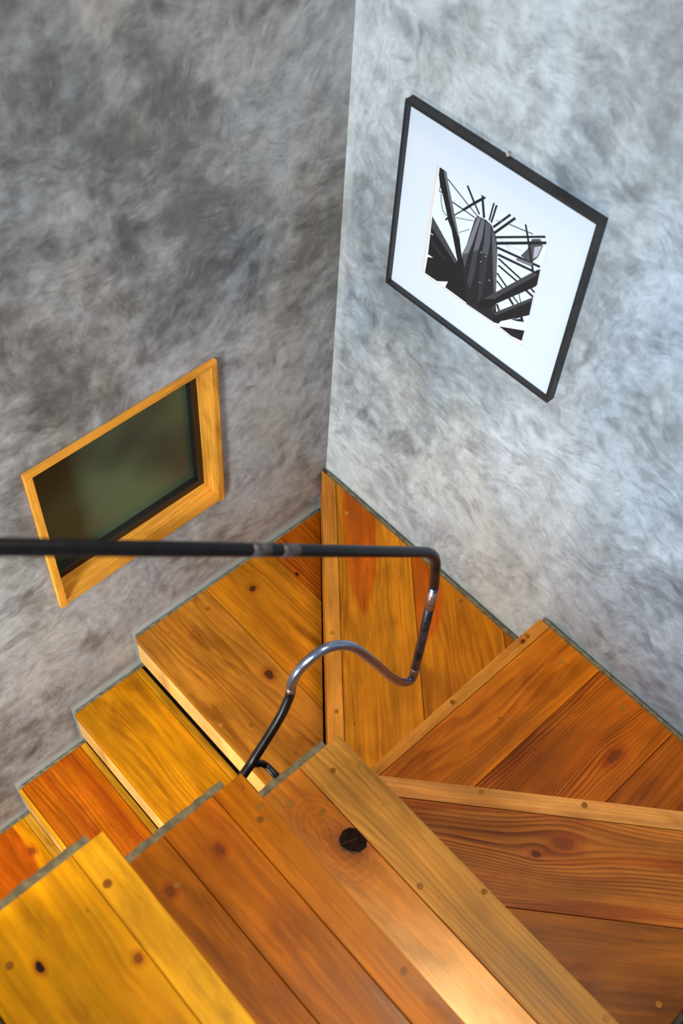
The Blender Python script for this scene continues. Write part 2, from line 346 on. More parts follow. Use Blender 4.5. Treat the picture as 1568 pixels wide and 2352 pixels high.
def fillet(pts, rad, per=8):
    """polyline with rounded corners; rad per inner vertex"""
    P = [Vector(p) for p in pts]
    out = [P[0]]
    for i in range(1, len(P)-1):
        a = (P[i-1]-P[i]); b = (P[i+1]-P[i])
        r = min(rad[i-1], a.length*0.49, b.length*0.49)
        s, e = P[i]+a.normalized()*r, P[i]+b.normalized()*r
        for k in range(per+1):
            t = k/per
            out.append(s*(1-t)**2+P[i]*2*t*(1-t)+e*t*t)
    out.append(P[-1])
    return out
ART = [
(18,[(0.2951,1.4765),(0.3157,1.4761),(0.3230,1.4575),(0.3438,1.4145),(0.3569,1.3861),(0.3801,1.3401),(0.3914,1.3091),(0.4202,1.2443),(0.4341,1.2285),(0.3958,1.2024),(0.3849,1.2807),(0.3712,1.3107),(0.3533,1.3493),(0.3400,1.3644),(0.3330,1.3810),(0.3169,1.4122),(0.3039,1.4336),(0.2954,1.4572)]),
(95,[(0.3071,1.4745),(0.3157,1.4761),(0.3230,1.4575),(0.3558,1.3854),(0.3801,1.3401),(0.3726,1.3448),(0.3499,1.3819),(0.3242,1.4364)]),
(60,[(0.3084,1.4162),(0.3127,1.3963),(0.3149,1.3976),(0.3106,1.4175)]),
(60,[(0.3128,1.3961),(0.3201,1.3800),(0.3222,1.3816),(0.3148,1.3977)]),
(60,[(0.3203,1.3797),(0.3307,1.3733),(0.3324,1.3754),(0.3220,1.3818)]),
(60,[(0.3314,1.3733),(0.3376,1.3754),(0.3379,1.3775),(0.3317,1.3754)]),
(40,[(0.3030,1.4332),(0.3032,1.4200),(0.3051,1.4209),(0.3049,1.4341)]),
(40,[(0.3036,1.4190),(0.3147,1.4198),(0.3158,1.4228),(0.3047,1.4219)]),
(30,[(0.3348,1.3604),(0.3420,1.3716),(0.3376,1.3732),(0.3304,1.3619)]),
(22,[(0.3213,1.4601),(0.3892,1.4314),(0.3911,1.4341),(0.3232,1.4628)]),
(22,[(0.3893,1.4315),(0.4167,1.4211),(0.4183,1.4237),(0.3910,1.4340)]),
(22,[(0.3748,1.4741),(0.3999,1.4464),(0.4042,1.4507),(0.3790,1.4783)]),
(22,[(0.4003,1.4468),(0.4199,1.4275),(0.4233,1.4311),(0.4037,1.4503)]),
(22,[(0.3429,1.4138),(0.3751,1.4137),(0.3765,1.4171),(0.3443,1.4172)]),
(22,[(0.3752,1.4140),(0.4110,1.4130),(0.4122,1.4159),(0.3764,1.4169)]),
(22,[(0.3566,1.3866),(0.3774,1.4126),(0.3750,1.4142),(0.3541,1.3883)]),
(22,[(0.3787,1.4118),(0.4049,1.4450),(0.4000,1.4482),(0.3737,1.4150)]),
(22,[(0.4049,1.4447),(0.4287,1.4728),(0.4239,1.4764),(0.4000,1.4484)]),
(22,[(0.4189,1.4668),(0.4320,1.4264),(0.4380,1.4305),(0.4249,1.4708)]),
(22,[(0.4505,1.4760),(0.4472,1.4297),(0.4517,1.4313),(0.4549,1.4774)]),
(22,[(0.4580,1.4752),(0.4529,1.4278),(0.4582,1.4295),(0.4632,1.4767)]),
(22,[(0.4969,1.4764),(0.4603,1.4220),(0.4652,1.4196),(0.5017,1.4741)]),
(22,[(0.5101,1.4761),(0.4662,1.4114),(0.4717,1.4086),(0.5154,1.4733)]),
(22,[(0.5016,1.4510),(0.5637,1.4640),(0.5641,1.4666),(0.5021,1.4537)]),
(22,[(0.5385,1.4742),(0.5520,1.4466),(0.5563,1.4501),(0.5427,1.4775)]),
(22,[(0.5518,1.4465),(0.5835,1.3788),(0.5881,1.3828),(0.5565,1.4502)]),
(22,[(0.4762,1.4000),(0.5950,1.4751),(0.5936,1.4802),(0.4748,1.4055)]),
(22,[(0.4795,1.3853),(0.6007,1.4626),(0.5989,1.4692),(0.4778,1.3924)]),
(22,[(0.4835,1.3775),(0.5985,1.4000),(0.5995,1.4064),(0.4849,1.3842)]),
(22,[(0.4882,1.3620),(0.5870,1.3798),(0.5882,1.3864),(0.4897,1.3688)]),
(22,[(0.4910,1.3545),(0.5586,1.3424),(0.5607,1.3473),(0.4933,1.3594)]),
(22,[(0.4948,1.3381),(0.5517,1.3306),(0.5537,1.3355),(0.4970,1.3431)]),
(22,[(0.4954,1.3177),(0.5274,1.3003),(0.5301,1.3046),(0.4982,1.3220)]),
(22,[(0.4989,1.2982),(0.5214,1.2890),(0.5237,1.2930),(0.5012,1.3022)]),
(90,[(0.3587,1.3827),(0.4086,1.4037),(0.4086,1.4057),(0.3587,1.3848)]),
(110,[(0.3767,1.3532),(0.4040,1.3792),(0.4029,1.3807),(0.3756,1.3547)]),
(120,[(0.4846,1.4492),(0.4657,1.4411),(0.4658,1.4396),(0.4847,1.4477)]),
(170,[(0.4877,1.4065),(0.5177,1.3937),(0.5186,1.3950),(0.4885,1.4079)]),
(170,[(0.4993,1.4002),(0.5480,1.4105),(0.5481,1.4117),(0.4995,1.4013)]),
(22,[(0.4156,1.4763),(0.4306,1.4771),(0.4231,1.4663)]),
(70,[(0.5636,1.4531),(0.5837,1.4656),(0.5939,1.4535),(0.5884,1.4211),(0.5787,1.4036),(0.5633,1.3982),(0.5463,1.3987),(0.5590,1.4248)]),
(165,[(0.5743,1.4389),(0.5916,1.4531),(0.5859,1.4218),(0.5777,1.4120)]),
(22,[(0.5518,1.4465),(0.5835,1.3788),(0.5881,1.3828),(0.5565,1.4502)]),
(22,[(0.4795,1.3853),(0.6007,1.4626),(0.5989,1.4692),(0.4778,1.3924)]),
(105,[(0.5391,1.3884),(0.5797,1.3997),(0.5774,1.3902),(0.5361,1.3807)]),
(22,[(0.2946,1.3488),(0.3851,1.2796),(0.4020,1.2820),(0.4341,1.2285),(0.4476,1.1888),(0.3621,1.1894),(0.3670,1.2087),(0.3368,1.1898),(0.2968,1.1884),(0.2981,1.2397)]),
(62,[(0.2948,1.3477),(0.3020,1.3416),(0.3839,1.2788),(0.3802,1.2702),(0.2975,1.3199)]),
(38,[(0.3003,1.2904),(0.3547,1.2611),(0.3470,1.2586),(0.3050,1.2787)]),
(225,[(0.2936,1.3056),(0.3059,1.3030),(0.3006,1.3015)]),
(225,[(0.2959,1.2445),(0.3141,1.2444),(0.2987,1.2363)]),
(225,[(0.3374,1.1897),(0.3682,1.2095),(0.3634,1.1903)]),
(30,[(0.4173,1.4234),(0.4416,1.4269),(0.4571,1.4240),(0.4753,1.4038),(0.4840,1.3819),(0.5042,1.2761),(0.5221,1.1972),(0.5315,1.1961),(0.5172,1.1897),(0.4318,1.1862),(0.4199,1.2188),(0.3946,1.3063),(0.4021,1.3349),(0.4120,1.4124)]),
(112,[(0.4179,1.4204),(0.4268,1.4235),(0.4184,1.3569),(0.4125,1.3225),(0.3960,1.3060),(0.4025,1.3328)]),
(70,[(0.3960,1.3060),(0.4125,1.3225),(0.4097,1.2967),(0.4085,1.2763)]),
(92,[(0.4286,1.4235),(0.4385,1.4239),(0.4400,1.3819),(0.4364,1.3448),(0.4236,1.3319)]),
(55,[(0.4236,1.3319),(0.4364,1.3448),(0.4382,1.2737),(0.4332,1.2329),(0.4226,1.2459)]),
(75,[(0.4409,1.4242),(0.4560,1.4234),(0.4631,1.3802),(0.4643,1.3461),(0.4479,1.3451),(0.4464,1.3813)]),
(44,[(0.4479,1.3451),(0.4643,1.3461),(0.4689,1.3014),(0.4691,1.2397),(0.4646,1.1981),(0.4496,1.3008)]),
(82,[(0.4604,1.4149),(0.4731,1.4024),(0.4847,1.3731),(0.5042,1.2761),(0.5006,1.2637),(0.4817,1.3338)]),
(58,[(0.5003,1.2510),(0.5071,1.2632),(0.5140,1.2327),(0.5068,1.2123)]),
(130,[(0.4418,1.3413),(0.4472,1.3426),(0.4476,1.3450),(0.4422,1.3437)]),
(130,[(0.4563,1.3392),(0.4617,1.3405),(0.4621,1.3430),(0.4568,1.3417)]),
(130,[(0.4454,1.3180),(0.4509,1.3193),(0.4513,1.3218),(0.4459,1.3205)]),
(130,[(0.4541,1.2646),(0.4596,1.2661),(0.4600,1.2687),(0.4546,1.2672)]),
(130,[(0.4781,1.2868),(0.4835,1.2882),(0.4839,1.2908),(0.4785,1.2894)]),
(20,[(0.4641,1.2133),(0.4994,1.2629),(0.5919,1.3894),(0.6013,1.3990),(0.6028,1.3572),(0.5997,1.3504),(0.5109,1.2407),(0.5039,1.2256),(0.4679,1.1952)]),
(58,[(0.4761,1.2318),(0.5848,1.3801),(0.5986,1.3823),(0.5035,1.2506)]),
(20,[(0.5073,1.2100),(0.6010,1.3222),(0.6027,1.2725),(0.5345,1.2061),(0.5293,1.1945),(0.5169,1.1909)]),
(55,[(0.5096,1.2116),(0.6004,1.3218),(0.6001,1.3112),(0.5177,1.2109)]),
(22,[(0.5777,1.3239),(0.5996,1.3201),(0.6020,1.3260),(0.5802,1.3298)]),
(22,[(0.5892,1.3370),(0.6004,1.3332),(0.6029,1.3380),(0.5917,1.3418)]),
(22,[(0.5399,1.2767),(0.5549,1.2672),(0.5586,1.2730),(0.5437,1.2824)]),
(22,[(0.5496,1.2888),(0.5666,1.2808),(0.5686,1.2843),(0.5516,1.2922)]),
(22,[(0.5123,1.2409),(0.5219,1.2273),(0.5259,1.2316),(0.5163,1.2452)]),
(22,[(0.5632,1.3062),(0.5726,1.2883),(0.5744,1.2900),(0.5650,1.3079)]),
(24,[(0.5601,1.2296),(0.5862,1.2583),(0.5942,1.2463),(0.5765,1.2361)]),
(205,[(0.5666,1.2347),(0.5818,1.2506),(0.5836,1.2484)]),
(20,[(0.5331,1.1894),(0.6007,1.2255),(0.6002,1.1939),(0.5702,1.1876)])]

# ------------------------------------------------------------------ setting
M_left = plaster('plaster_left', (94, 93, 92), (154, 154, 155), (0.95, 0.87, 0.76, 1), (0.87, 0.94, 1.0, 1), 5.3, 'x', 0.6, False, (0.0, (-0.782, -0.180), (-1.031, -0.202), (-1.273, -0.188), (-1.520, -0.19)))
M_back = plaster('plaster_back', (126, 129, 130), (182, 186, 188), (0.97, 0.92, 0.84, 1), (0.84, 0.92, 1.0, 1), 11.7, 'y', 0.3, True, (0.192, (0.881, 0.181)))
M_conc = simple('bare_concrete', (112, 104, 82), 0.85, noise=0.35, spec=0.2, nscale=60)
M_dark_conc = simple('shaded_concrete', (74, 72, 64), 0.9, noise=0.3, spec=0.2, nscale=60)  # darker copy of the concrete, recess shade put into its colour

TOP = 3.6; BOT = -1.14
WY0, WY1, WZ0, WZ1 = -0.974, -0.417, 0.381, 0.932      # outer size of the wooden window lining
SH = 0.035                                            # the window hangs slightly out of true
def wz(z, y): return z+SH*(y-0.5*(WY0+WY1))

def wall_with_hole():
    bm = bmesh.new()
    ys = [-4.2, WY0+0.006, WY1-0.006, 0.0]
    def zs(y): return [BOT, wz(WZ0+0.006, y), wz(WZ1-0.006, y), TOP]
    for x in (0.0, -0.20):
        g = [[bm.verts.new((x, y, z)) for z in zs(y)] for y in ys]
        for i in range(3):
            for k in range(3):
                if i == 1 and k == 1: continue
                bm.faces.new((g[i][k], g[i+1][k], g[i+1][k+1], g[i][k+1]))
        if x == 0.0: ga = g
    for (i, k), (j, l) in (((1, 1), (2, 1)), ((2, 1), (2, 2)), ((2, 2), (1, 2)), ((1, 2), (1, 1))):
        bm.faces.new((ga[i][k], ga[j][l], g[j][l], g[i][k]))
    rim = [(0, 0), (1, 0), (2, 0), (3, 0), (3, 1), (3, 2), (3, 3), (2, 3), (1, 3), (0, 3), (0, 2), (0, 1)]
    for n in range(len(rim)):
        a, b = rim[n], rim[(n+1) % len(rim)]
        bm.faces.new((ga[a[0]][a[1]], ga[b[0]][b[1]], g[b[0]][b[1]], g[a[0]][a[1]]))
    return bm
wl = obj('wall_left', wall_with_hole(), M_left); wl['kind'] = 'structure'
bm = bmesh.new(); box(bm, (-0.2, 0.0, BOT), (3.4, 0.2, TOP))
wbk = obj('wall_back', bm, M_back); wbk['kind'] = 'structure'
bm = bmesh.new(); box(bm, (1.745, -4.2, BOT), (1.90, 0.0, 1.32))
wr = obj('wall_right', bm, M_left); wr['kind'] = 'structure'
bm = bmesh.new(); box(bm, (-0.2, -4.2, BOT-0.15), (3.4, 0.2, BOT))
fl = obj('floor', bm, M_conc); fl['kind'] = 'structure'

# window: wooden lining, black gasket frame, frosted pane
M_lining = wood('window_pine', (214, 150, 66), (176, 110, 38), rings=70, contrast=0.35, seed=4.2, rough=0.45, axis='y')
M_jamb = wood('jamb_pine', (214, 150, 66), (176, 110, 38), rings=70, contrast=0.35, seed=2.2, rough=0.45, axis='z')
M_gasket = simple('black_rubber', (9, 9, 10), 0.45)
t = NT('frosted_glass')
n = t.noise(t.mapping(t.coords(), sc=(1, 1.4, 1.4)), 2.2, 2.0)
t.put(t.b.inputs['Base Color'], t.mix(t.step(n, 0.3, 0.7), lin((38, 52, 44)), lin((72, 88, 64))))  # uneven tones put reflections into the pane's own colour
t.b.inputs['Roughness'].default_value = 0.38
t.b.inputs['Specular IOR Level'].default_value = 0.45
t.b.inputs['Transmission Weight'].default_value = 0.12
M_glass = t.mat

win = bpy.data.objects.new('window_1', None); COL.objects.link(win)
win.location = (0, 0.5*(WY0+WY1), 0.5*(WZ0+WZ1)); win['kind'] = 'structure'
win['label'] = 'small frosted window in pine lining low on the left plaster wall'
def wpart(name, lo, hi, mat, bv=0.0015, parent=win):
    bm = bmesh.new(); box(bm, lo, hi)
    if bv: bevel(bm, bv, 2)
    oy, oz = 0.5*(WY0+WY1), 0.5*(WZ0+WZ1)
    for v in bm.verts: v.co = Vector((v.co.x, v.co.y-oy, wz(v.co.z, v.co.y)-oz))
    return obj(name, bm, mat, parent)
T = 0.0185; X0, X1 = -0.125, 0.013
wpart('head', (X0, WY0, WZ1-T+0.003), (X1, WY1, WZ1), M_lining)
wpart('sill', (X0, WY0+T, WZ0), (X1, WY1-T, WZ0+T-0.003), M_lining)
wpart('jamb', (X0, WY0, WZ0-0.006), (X1+0.001, WY0+T+0.001, WZ1-T+0.003), M_jamb)
wpart('jamb', (X0, WY1-T-0.001, WZ0-0.006), (X1+0.001, WY1, WZ1-T+0.003), M_jamb)
a, b, c, d = WY0+T, WY1-T, WZ0+T-0.003, WZ1-T+0.003
G = 0.026
fr = wpart('glazing_frame', (-0.105, a, c), (-0.056, b, c+G), M_gasket)
bm = bmesh.new()
for lo, hi in (((-0.105, a, d-G), (-0.056, b, d)), ((-0.105, a, c+G), (-0.056, a+G*0.8, d-G)), ((-0.105, b-G*0.8, c+G), (-0.056, b, d-G))): box(bm, lo, hi)
bm2 = bmesh.new(); bm2.from_mesh(fr.data)
oy, oz = 0.5*(WY0+WY1), 0.5*(WZ0+WZ1)
for v in bm.verts: v.co = Vector((v.co.x, v.co.y-oy, wz(v.co.z, v.co.y)-oz))
me_tmp = bpy.data.meshes.new('tmp'); bm.to_mesh(me_tmp); bm.free()
bm2.from_mesh(me_tmp); bm2.to_mesh(fr.data); bm2.free(); bpy.data.meshes.remove(me_tmp)
wpart('pane', (-0.084, a+0.004, c+0.004), (-0.077, b-0.004, d-0.004), M_glass, 0)

# ------------------------------------------------------------------ stairs
Z = dict(A=1.149, B=0.950, C=0.750, D=0.570, E=0.373, F=0.192, G=0.0, H=-0.180, I=-0.382, J=-0.570, K=-0.760)
TH = 0.027
XL, YE, XI, XR = 0.016, -0.0215, 0.892, 1.729
N = (0.893, -0.802)
dd = math.radians(41.5); nD = (math.sin(dd), -math.cos(dd))          # nosing of the winder D
oD = nD[0]*0.979+nD[1]*-0.725
fd = math.atan2(0.616, 0.712); nF = (math.sin(fd), math.cos(fd))       # nosing of the corner winder F (normal points back over F)
oF = nF[0]*0.003+nF[1]*-0.0225
yD = lambda x: (nD[0]*x-oD)/(-nD[1])
yF = lambda x: (oF-nF[0]*x)/nF[1]

POLY = {
 'A': [(XI, -1.341), (XI, -1.608), (XR, -1.608), (XR, -1.341)],
 'B': [(XI, -1.062), (XI, -1.322), (XR, -1.322), (XR, -1.062)],
 'C': [(XI, -0.801), (XI, -1.043), (XR, -1.043), (XR, -0.801)],
 'D': [(0.900, -0.783), (XR, -0.783), (XR, yD(XR)), (0.914, yD(0.914))],
 'E': [(0.890, -0.790), (0.904, -0.786), (XR, yD(XR)-0.004), (XR, YE), (0.881, YE)],
 'F': [(0.003, YE), (0.884, YE), (0.889, -0.700), (0.889, -0.785), (0.876, yF(0.876))],
 'G': [(XL, -0.782), (0.872, -0.782), (XL, yF(XL)+0.002)],
 'H': [(XL, -1.031), (0.872, -1.031), (0.872, -0.7805), (XL, -0.7805)],
 'I': [(XL, -1.273), (0.872, -1.273), (0.872, -1.0245), (XL, -1.0245)],
 'J': [(XL, -1.520), (0.872, -1.520), (0.872, -1.2695), (XL, -1.2695)],
 'K': [(XL, -1.765), (0.872, -1.765), (0.872, -1.515), (XL, -1.515)],
}
# joints between the boards: normal (towards the next board from the nosing) and offsets
JOINT = {
 'A': ((0, -1), (1.400,)), 'B': ((0, -1), (1.128, 1.241)), 'C': ((0, -1), (0.912,)),
 'D': ((nD[0], nD[1]), (oD+0.045, oD+0.258)),
 'E': ((1, 0), (0.917, 1.092, 1.332)),
 'F': (nF, (oF+0.044, oF+0.264, oF+0.515)),
 'G': ((0, 1), (-0.513, -0.266)), 'H': ((0, 1), (-0.805,)), 'I': ((0, 1), (-1.2615, -1.046)), 'J': ((0, 1), (-1.296,)), 'K': ((0, 1), ()),
}
GRAIN = dict(A=0, B=0, C=0, D=dd, E=math.pi/2, F=-fd, G=0, H=0, I=0, J=0, K=0)
# base, dark, options for each board from the nosing backwards
W = {
 'A': [((226, 160, 48), (190, 116, 24), dict(rings=60, contrast=0.4)),
       ((224, 156, 40), (192, 112, 18), dict(rings=45, contrast=0.4, knots=[(1.088, -1.414, 0.0065, 1.3, 0), (1.001, -1.529, 0.0055, 1.5, 2)]))],
 'B': [((198, 116, 34), (140, 72, 16), dict(rings=40, contrast=0.35)),
       ((192, 110, 32), (124, 62, 16), dict(rings=38, contrast=0.4, knots=[(0.978, -1.181, 0.008, 1.5, 0)])),
       ((170, 98, 28), (108, 56, 14), dict(rings=40, contrast=0.4, knots=[(0.979, -1.292, 0.0085, 1.2, 0)]))],
 'C': [((196, 140, 66), (158, 98, 38), dict(rings=75, contrast=0.6)),
       ((208, 122, 34), (140, 70, 16), dict(rings=42, contrast=0.7, patches=[(1.045, -0.962, 0.120, 0.066, (196, 108, 34))], knots=[(1.078, -0.937, 0.024, 1.15, 2)], warp=1.3, rough=0.25, spec=0.9, tint=(1.0, 0.74, 0.40, 1)))],
 'D': [((214, 146, 78), (170, 100, 44), dict(rings=110, contrast=0.5)),
       ((180, 108, 46), (104, 46, 16), dict(rings=105, contrast=0.95, knots=[(1.347, -0.54, 0.017, 1.5, 0), (1.323, -0.604, 0.008, 1.4, 1)], heart=(150, 74, 26), heart_at=0.56)),
       ((150, 88, 32), (112, 58, 18), dict(rings=30, contrast=0.35))],  # rear board darker: shadow from the step above is in its base colour
 'E': [((212, 140, 62), (171, 95, 34), dict(rings=100, contrast=0.6, knots=[(0.898, -0.11, 0.005, 1.3, 1)])),
       ((201, 114, 38), (152, 70, 19), dict(rings=52, contrast=0.75)),
       ((182, 98, 34), (114, 45, 11), dict(rings=120, contrast=0.95, knots=[(1.271, -0.182, 0.013, 2.0, 0)])),
       ((169, 91, 32), (114, 53, 15), dict(rings=80, contrast=0.5))],
 'F': [((197, 130, 57), (158, 93, 33), dict(rings=80, contrast=0.4)),
       ((200, 126, 40), (163, 89, 22), dict(rings=48, contrast=0.5, patches=[(0.215, -0.060, 0.36, 0.052, (182, 76, 12))])),
       ((191, 119, 35), (150, 78, 18), dict(rings=48, contrast=0.6, patches=[(0.545, -0.110, 0.16, 0.058, (184, 78, 10))])),
       ((176, 104, 27), (139, 72, 16), dict(rings=60, contrast=0.5))],
 'G': [((172, 110, 43), (119, 66, 20), dict(rings=42, contrast=0.6, smudge=0.8, knots=[(0.374, -0.557, 0.0125, 1.25, 1)])),
       ((190, 119, 39), (140, 79, 20), dict(rings=46, contrast=0.6, knots=[(0.108, -0.4, 0.011, 1.1, 1)])),
       ((163, 83, 17), (106, 45, 7), dict(rings=90, contrast=0.8, knots=[(0.157, -0.258, 0.005, 1.4, 2)]))],
 'H': [((186, 123, 34), (142, 83, 17), dict(rings=60, contrast=0.45)),
       ((188, 131, 41), (142, 87, 20), dict(rings=110, contrast=0.55))],
 'I': [((206, 146, 44), (170, 104, 22), dict(rings=80, contrast=0.4)),
       ((182, 98, 32), (122, 54, 14), dict(rings=70, contrast=0.8, heart=(156, 70, 18), heart_at=0.5)),
       ((204, 142, 50), (160, 98, 26), dict(rings=90, contrast=0.55))],
 'J': [((206, 136, 36), (140, 70, 14), dict(rings=60, contrast=0.6, patches=[(0.10, -1.43, 0.20, 0.10, (170, 62, 10))], knots=[(0.124, -1.335, 0.012, 1.2, 0), (0.024, -1.43, 0.016, 1.3, 0)])),
       ((212, 158, 60), (176, 114, 32), dict(rings=80, contrast=0.4))],
 'K': [((190, 110, 30), (140, 70, 14), dict(rings=60, contrast=0.6))],
}
PLUG = {
 'A': [(0.970, -1.561), (0.966, -1.384), (1.36, -1.384), (1.36, -1.561)],
 'B': [(0.984, -1.092), (0.979, -1.276), (0.966, -1.075), (1.345, -1.080)],
 'C': [(0.939, -0.979), (0.995, -0.939), (0.943, -0.864), (0.972, -0.811), (1.232, -0.897), (1.323, -0.811), (1.629, -0.812)],
 'D': [(1.148, -0.590), (1.323, -0.438), (1.690, -0.649)],
 'E': [(0.896, -0.089), (1.010, -0.076), (1.203, -0.063), (0.899, -0.384)],
 'F': [(0.470, -0.402), (0.660, -0.560), (0.638, -0.042), (0.181, -0.077)],
 'G': [(0.062, -0.306), (0.466, -0.703), (0.408, -0.768), (0.069, -0.697), (0.076, -0.553)],
 'H': [], 'I': [], 'J': [], 'K': [],
}
LABEL = {
 'A': 'bright yellow pine stair tread nearest the camera, in the bottom left corner',
 'B': 'brown three-board pine tread one step below the bright yellow nearest tread',
 'C': 'top tread of the turn with a big black knot behind a wide pale nosing board',
 'D': 'wedge-shaped tread below the black-knot tread, thin pale nosing and oval red knot',
 'E': 'reddish striped winder tread against the right plaster wall, its long side on that wall',
 'F': 'kite-shaped corner winder tread with red heartwood flames, its point in the wall corner',
 'G': 'broad tapering pine tread along the left wall, with two dark round knots',
 'H': 'plain golden pine tread, second of the lower straight flight below the two-knot tread',
 'I': 'reddish brown striped tread with yellow sapwood edges by the left wall',
 'J': 'lowest visible tread, red and yellow, half hidden at the left picture edge',
 'K': 'pine tread out of sight below the lowest red and yellow tread',
}
PALE = wood('riser_pine', (240, 192, 116), (214, 152, 76), rings=90, contrast=0.4, seed=6.6, rough=0.45)
PALE2 = wood('riser_amber', (196, 118, 46), (150, 78, 24), rings=80, contrast=0.5, seed=2.6, rough=0.45)
PLUGM = [wood('plug_pine_%d' % i, b_, d_, rings=260, contrast=0.5, seed=i*1.9) for i, (b_, d_) in enumerate((((168, 112, 40), (110, 66, 20)), ((150, 92, 30), (92, 50, 14)), ((186, 128, 56), (130, 80, 28))))]

def to_local(pt, o, ang):
    dx, dy = pt[0]-o[0], pt[1]-o[1]
    return (dx*math.cos(ang)+dy*math.sin(ang), -dx*math.sin(ang)+dy*math.cos(ang))

def build_tread(k, si):
    poly = POLY[k]
    if area2(poly) < 0: poly = list(reversed(poly))
    cx = sum(p[0] for p in poly)/len(poly); cy = sum(p[1] for p in poly)/len(poly)
    root = thing('stair_tread', LABEL[k], 'stair tread', (cx, cy, Z[k]-TH), 'pine treads of the winding stair')
    n, offs = JOINT[k]
    cuts = [-1e9]+list(offs)+[1e9]
    ang = GRAIN[k]
    for i in range(len(cuts)-1):
        g = 0.0007
        p = clip(poly, n, cuts[i]+g)
        p = clip(p, (-n[0], -n[1]), -(cuts[i+1]-g))
        if len(p) < 3 or abs(area2(p)) < 1e-5: continue
        o = (sum(v[0] for v in p)/len(p), sum(v[1] for v in p)/len(p))
        bm = bmesh.new()
        prism(bm, [to_local(v, o, ang) for v in p], 0.0, TH-0.0004*((i*7+si*3) % 3))
        bevel(bm, 0.0013, 2, lambda e: all(v.co.z > 0.01 for v in e.verts))
        base, dark, opt = W[k][min(i, len(W[k])-1)]
        opt = dict(opt)
        opt['knots'] = [to_local(kn[:2], o, ang)+tuple(kn[2:]) for kn in opt.get('knots', ())]
        opt['patches'] = [to_local(pt[:2], o, ang)+tuple(pt[2:]) for pt in opt.get('patches', ())]
        m = wood('pine_%s_%d' % (k, i), base, dark, seed=si*2.7+i*1.31+0.4, **opt)
        pl = obj('plank', bm, m, root)
        pl.location = (o[0]-cx, o[1]-cy, 0.0); pl.rotation_euler = (0, 0, ang)
    for j, (px, py) in enumerate(PLUG[k]):
        bm = bmesh.new()
        r = 0.0062+0.0006*((j*5+si) % 3)
        c = [(r*math.cos(2*math.pi*q_/14), r*math.sin(2*math.pi*q_/14)) for q_ in range(14)]
        prism(bm, c, 0.006, TH+0.0006)
        pg = obj('plug', bm, PLUGM[(j+si) % 3], root)
        pg.location = (px-cx, py-cy, 0.0); pg.rotation_euler = (0, 0, ang+0.5*j)
    if k == 'C':
        # the big dead knot: a black inlay with a crack, cut straight by the joint
        kn = [(1.0588, -0.9525), (1.0507, -0.9359), (1.0549, -0.9200), (1.0630, -0.9135), (1.0730, -0.9130), (1.0980, -0.9130), (1.1067, -0.9224), (1.1055, -0.9389), (1.0883, -0.9532), (1.0714, -0.9580)]
        bm = bmesh.new()
        prism(bm, list(reversed([(x_-1.078, y_+0.935) for x_, y_ in kn])), 0.010, TH+0.0004)
        ko = obj('knot', bm, simple('dead_knot', (34, 18, 12), 0.8, noise=0.5, spec=0.08, nscale=90), root)
        ko.location = (1.078-cx, -0.935-cy, 0.0)
        bm = bmesh.new()
        cr = [(-0.007, -0.019), (-0.003, -0.006), (0.0005, 0.002), (0.003, 0.013)]
        prism(bm, list(reversed(cr))+[(x_-0.0007, y_) for x_, y_ in cr], 0.020, TH+0.0006)
        obj('crack', bm, simple('knot_crack', (104, 72, 56), 0.8), ko)
    # riser board hung under the nosing
    a, b = NOSE[k]
    d = Vector((b[0]-a[0], b[1]-a[1])).normalized()
    inn = Vector((-d.y, d.x))
    mid = Vector((cx, cy))-Vector(a)
    if inn.dot(mid) < 0: inn = -inn
    t0, t1 = 0.0012, 0.021
    q4 = [(a[0]+inn.x*t0, a[1]+inn.y*t0), (b[0]+inn.x*t0, b[1]+inn.y*t0), (b[0]+inn.x*t1, b[1]+inn.y*t1), (a[0]+inn.x*t1, a[1]+inn.y*t1)]
    o = (0.5*(a[0]+b[0]), 0.5*(a[1]+b[1])); ra = math.atan2(d.y, d.x)
    bm = bmesh.new()
    q4 = [to_local(v, o, ra) for v in q4]
    if area2(q4) < 0: q4.reverse()
    prism(bm, q4, -0.111 if k == 'G' else -0.122, -0.0003)
    bevel(bm, 0.001, 1)
    rb = obj('riser_board', bm, PALE if k in 'GHIJK' else PALE2, root)
    rb.location = (o[0]-cx, o[1]-cy, 0.0); rb.rotation_euler = (0, 0, ra)
    return root
NOSE = {
 'A': ((XI, -1.341), (XR, -1.341)), 'B': ((XI, -1.062), (XR, -1.062)), 'C': ((XI, -0.801), (XR, -0.801)),
 'D': ((0.96, yD(0.96)), (XR, yD(XR))), 'E': ((0.8895, -0.70), (0.881, YE)), 'F': ((0.006, yF(0.006)), (0.850, yF(0.850))),
 'G': ((XL, -0.782), (0.872, -0.782)), 'H': ((XL, -1.031), (0.872, -1.031)), 'I': ((XL, -1.273), (0.872, -1.273)),
 'J': ((XL, -1.520), (0.872, -1.520)), 'K': ((XL, -1.765), (0.872, -1.765)),
}
for si, k in enumerate('ABCDEFGHIJ'): build_tread(k, si)

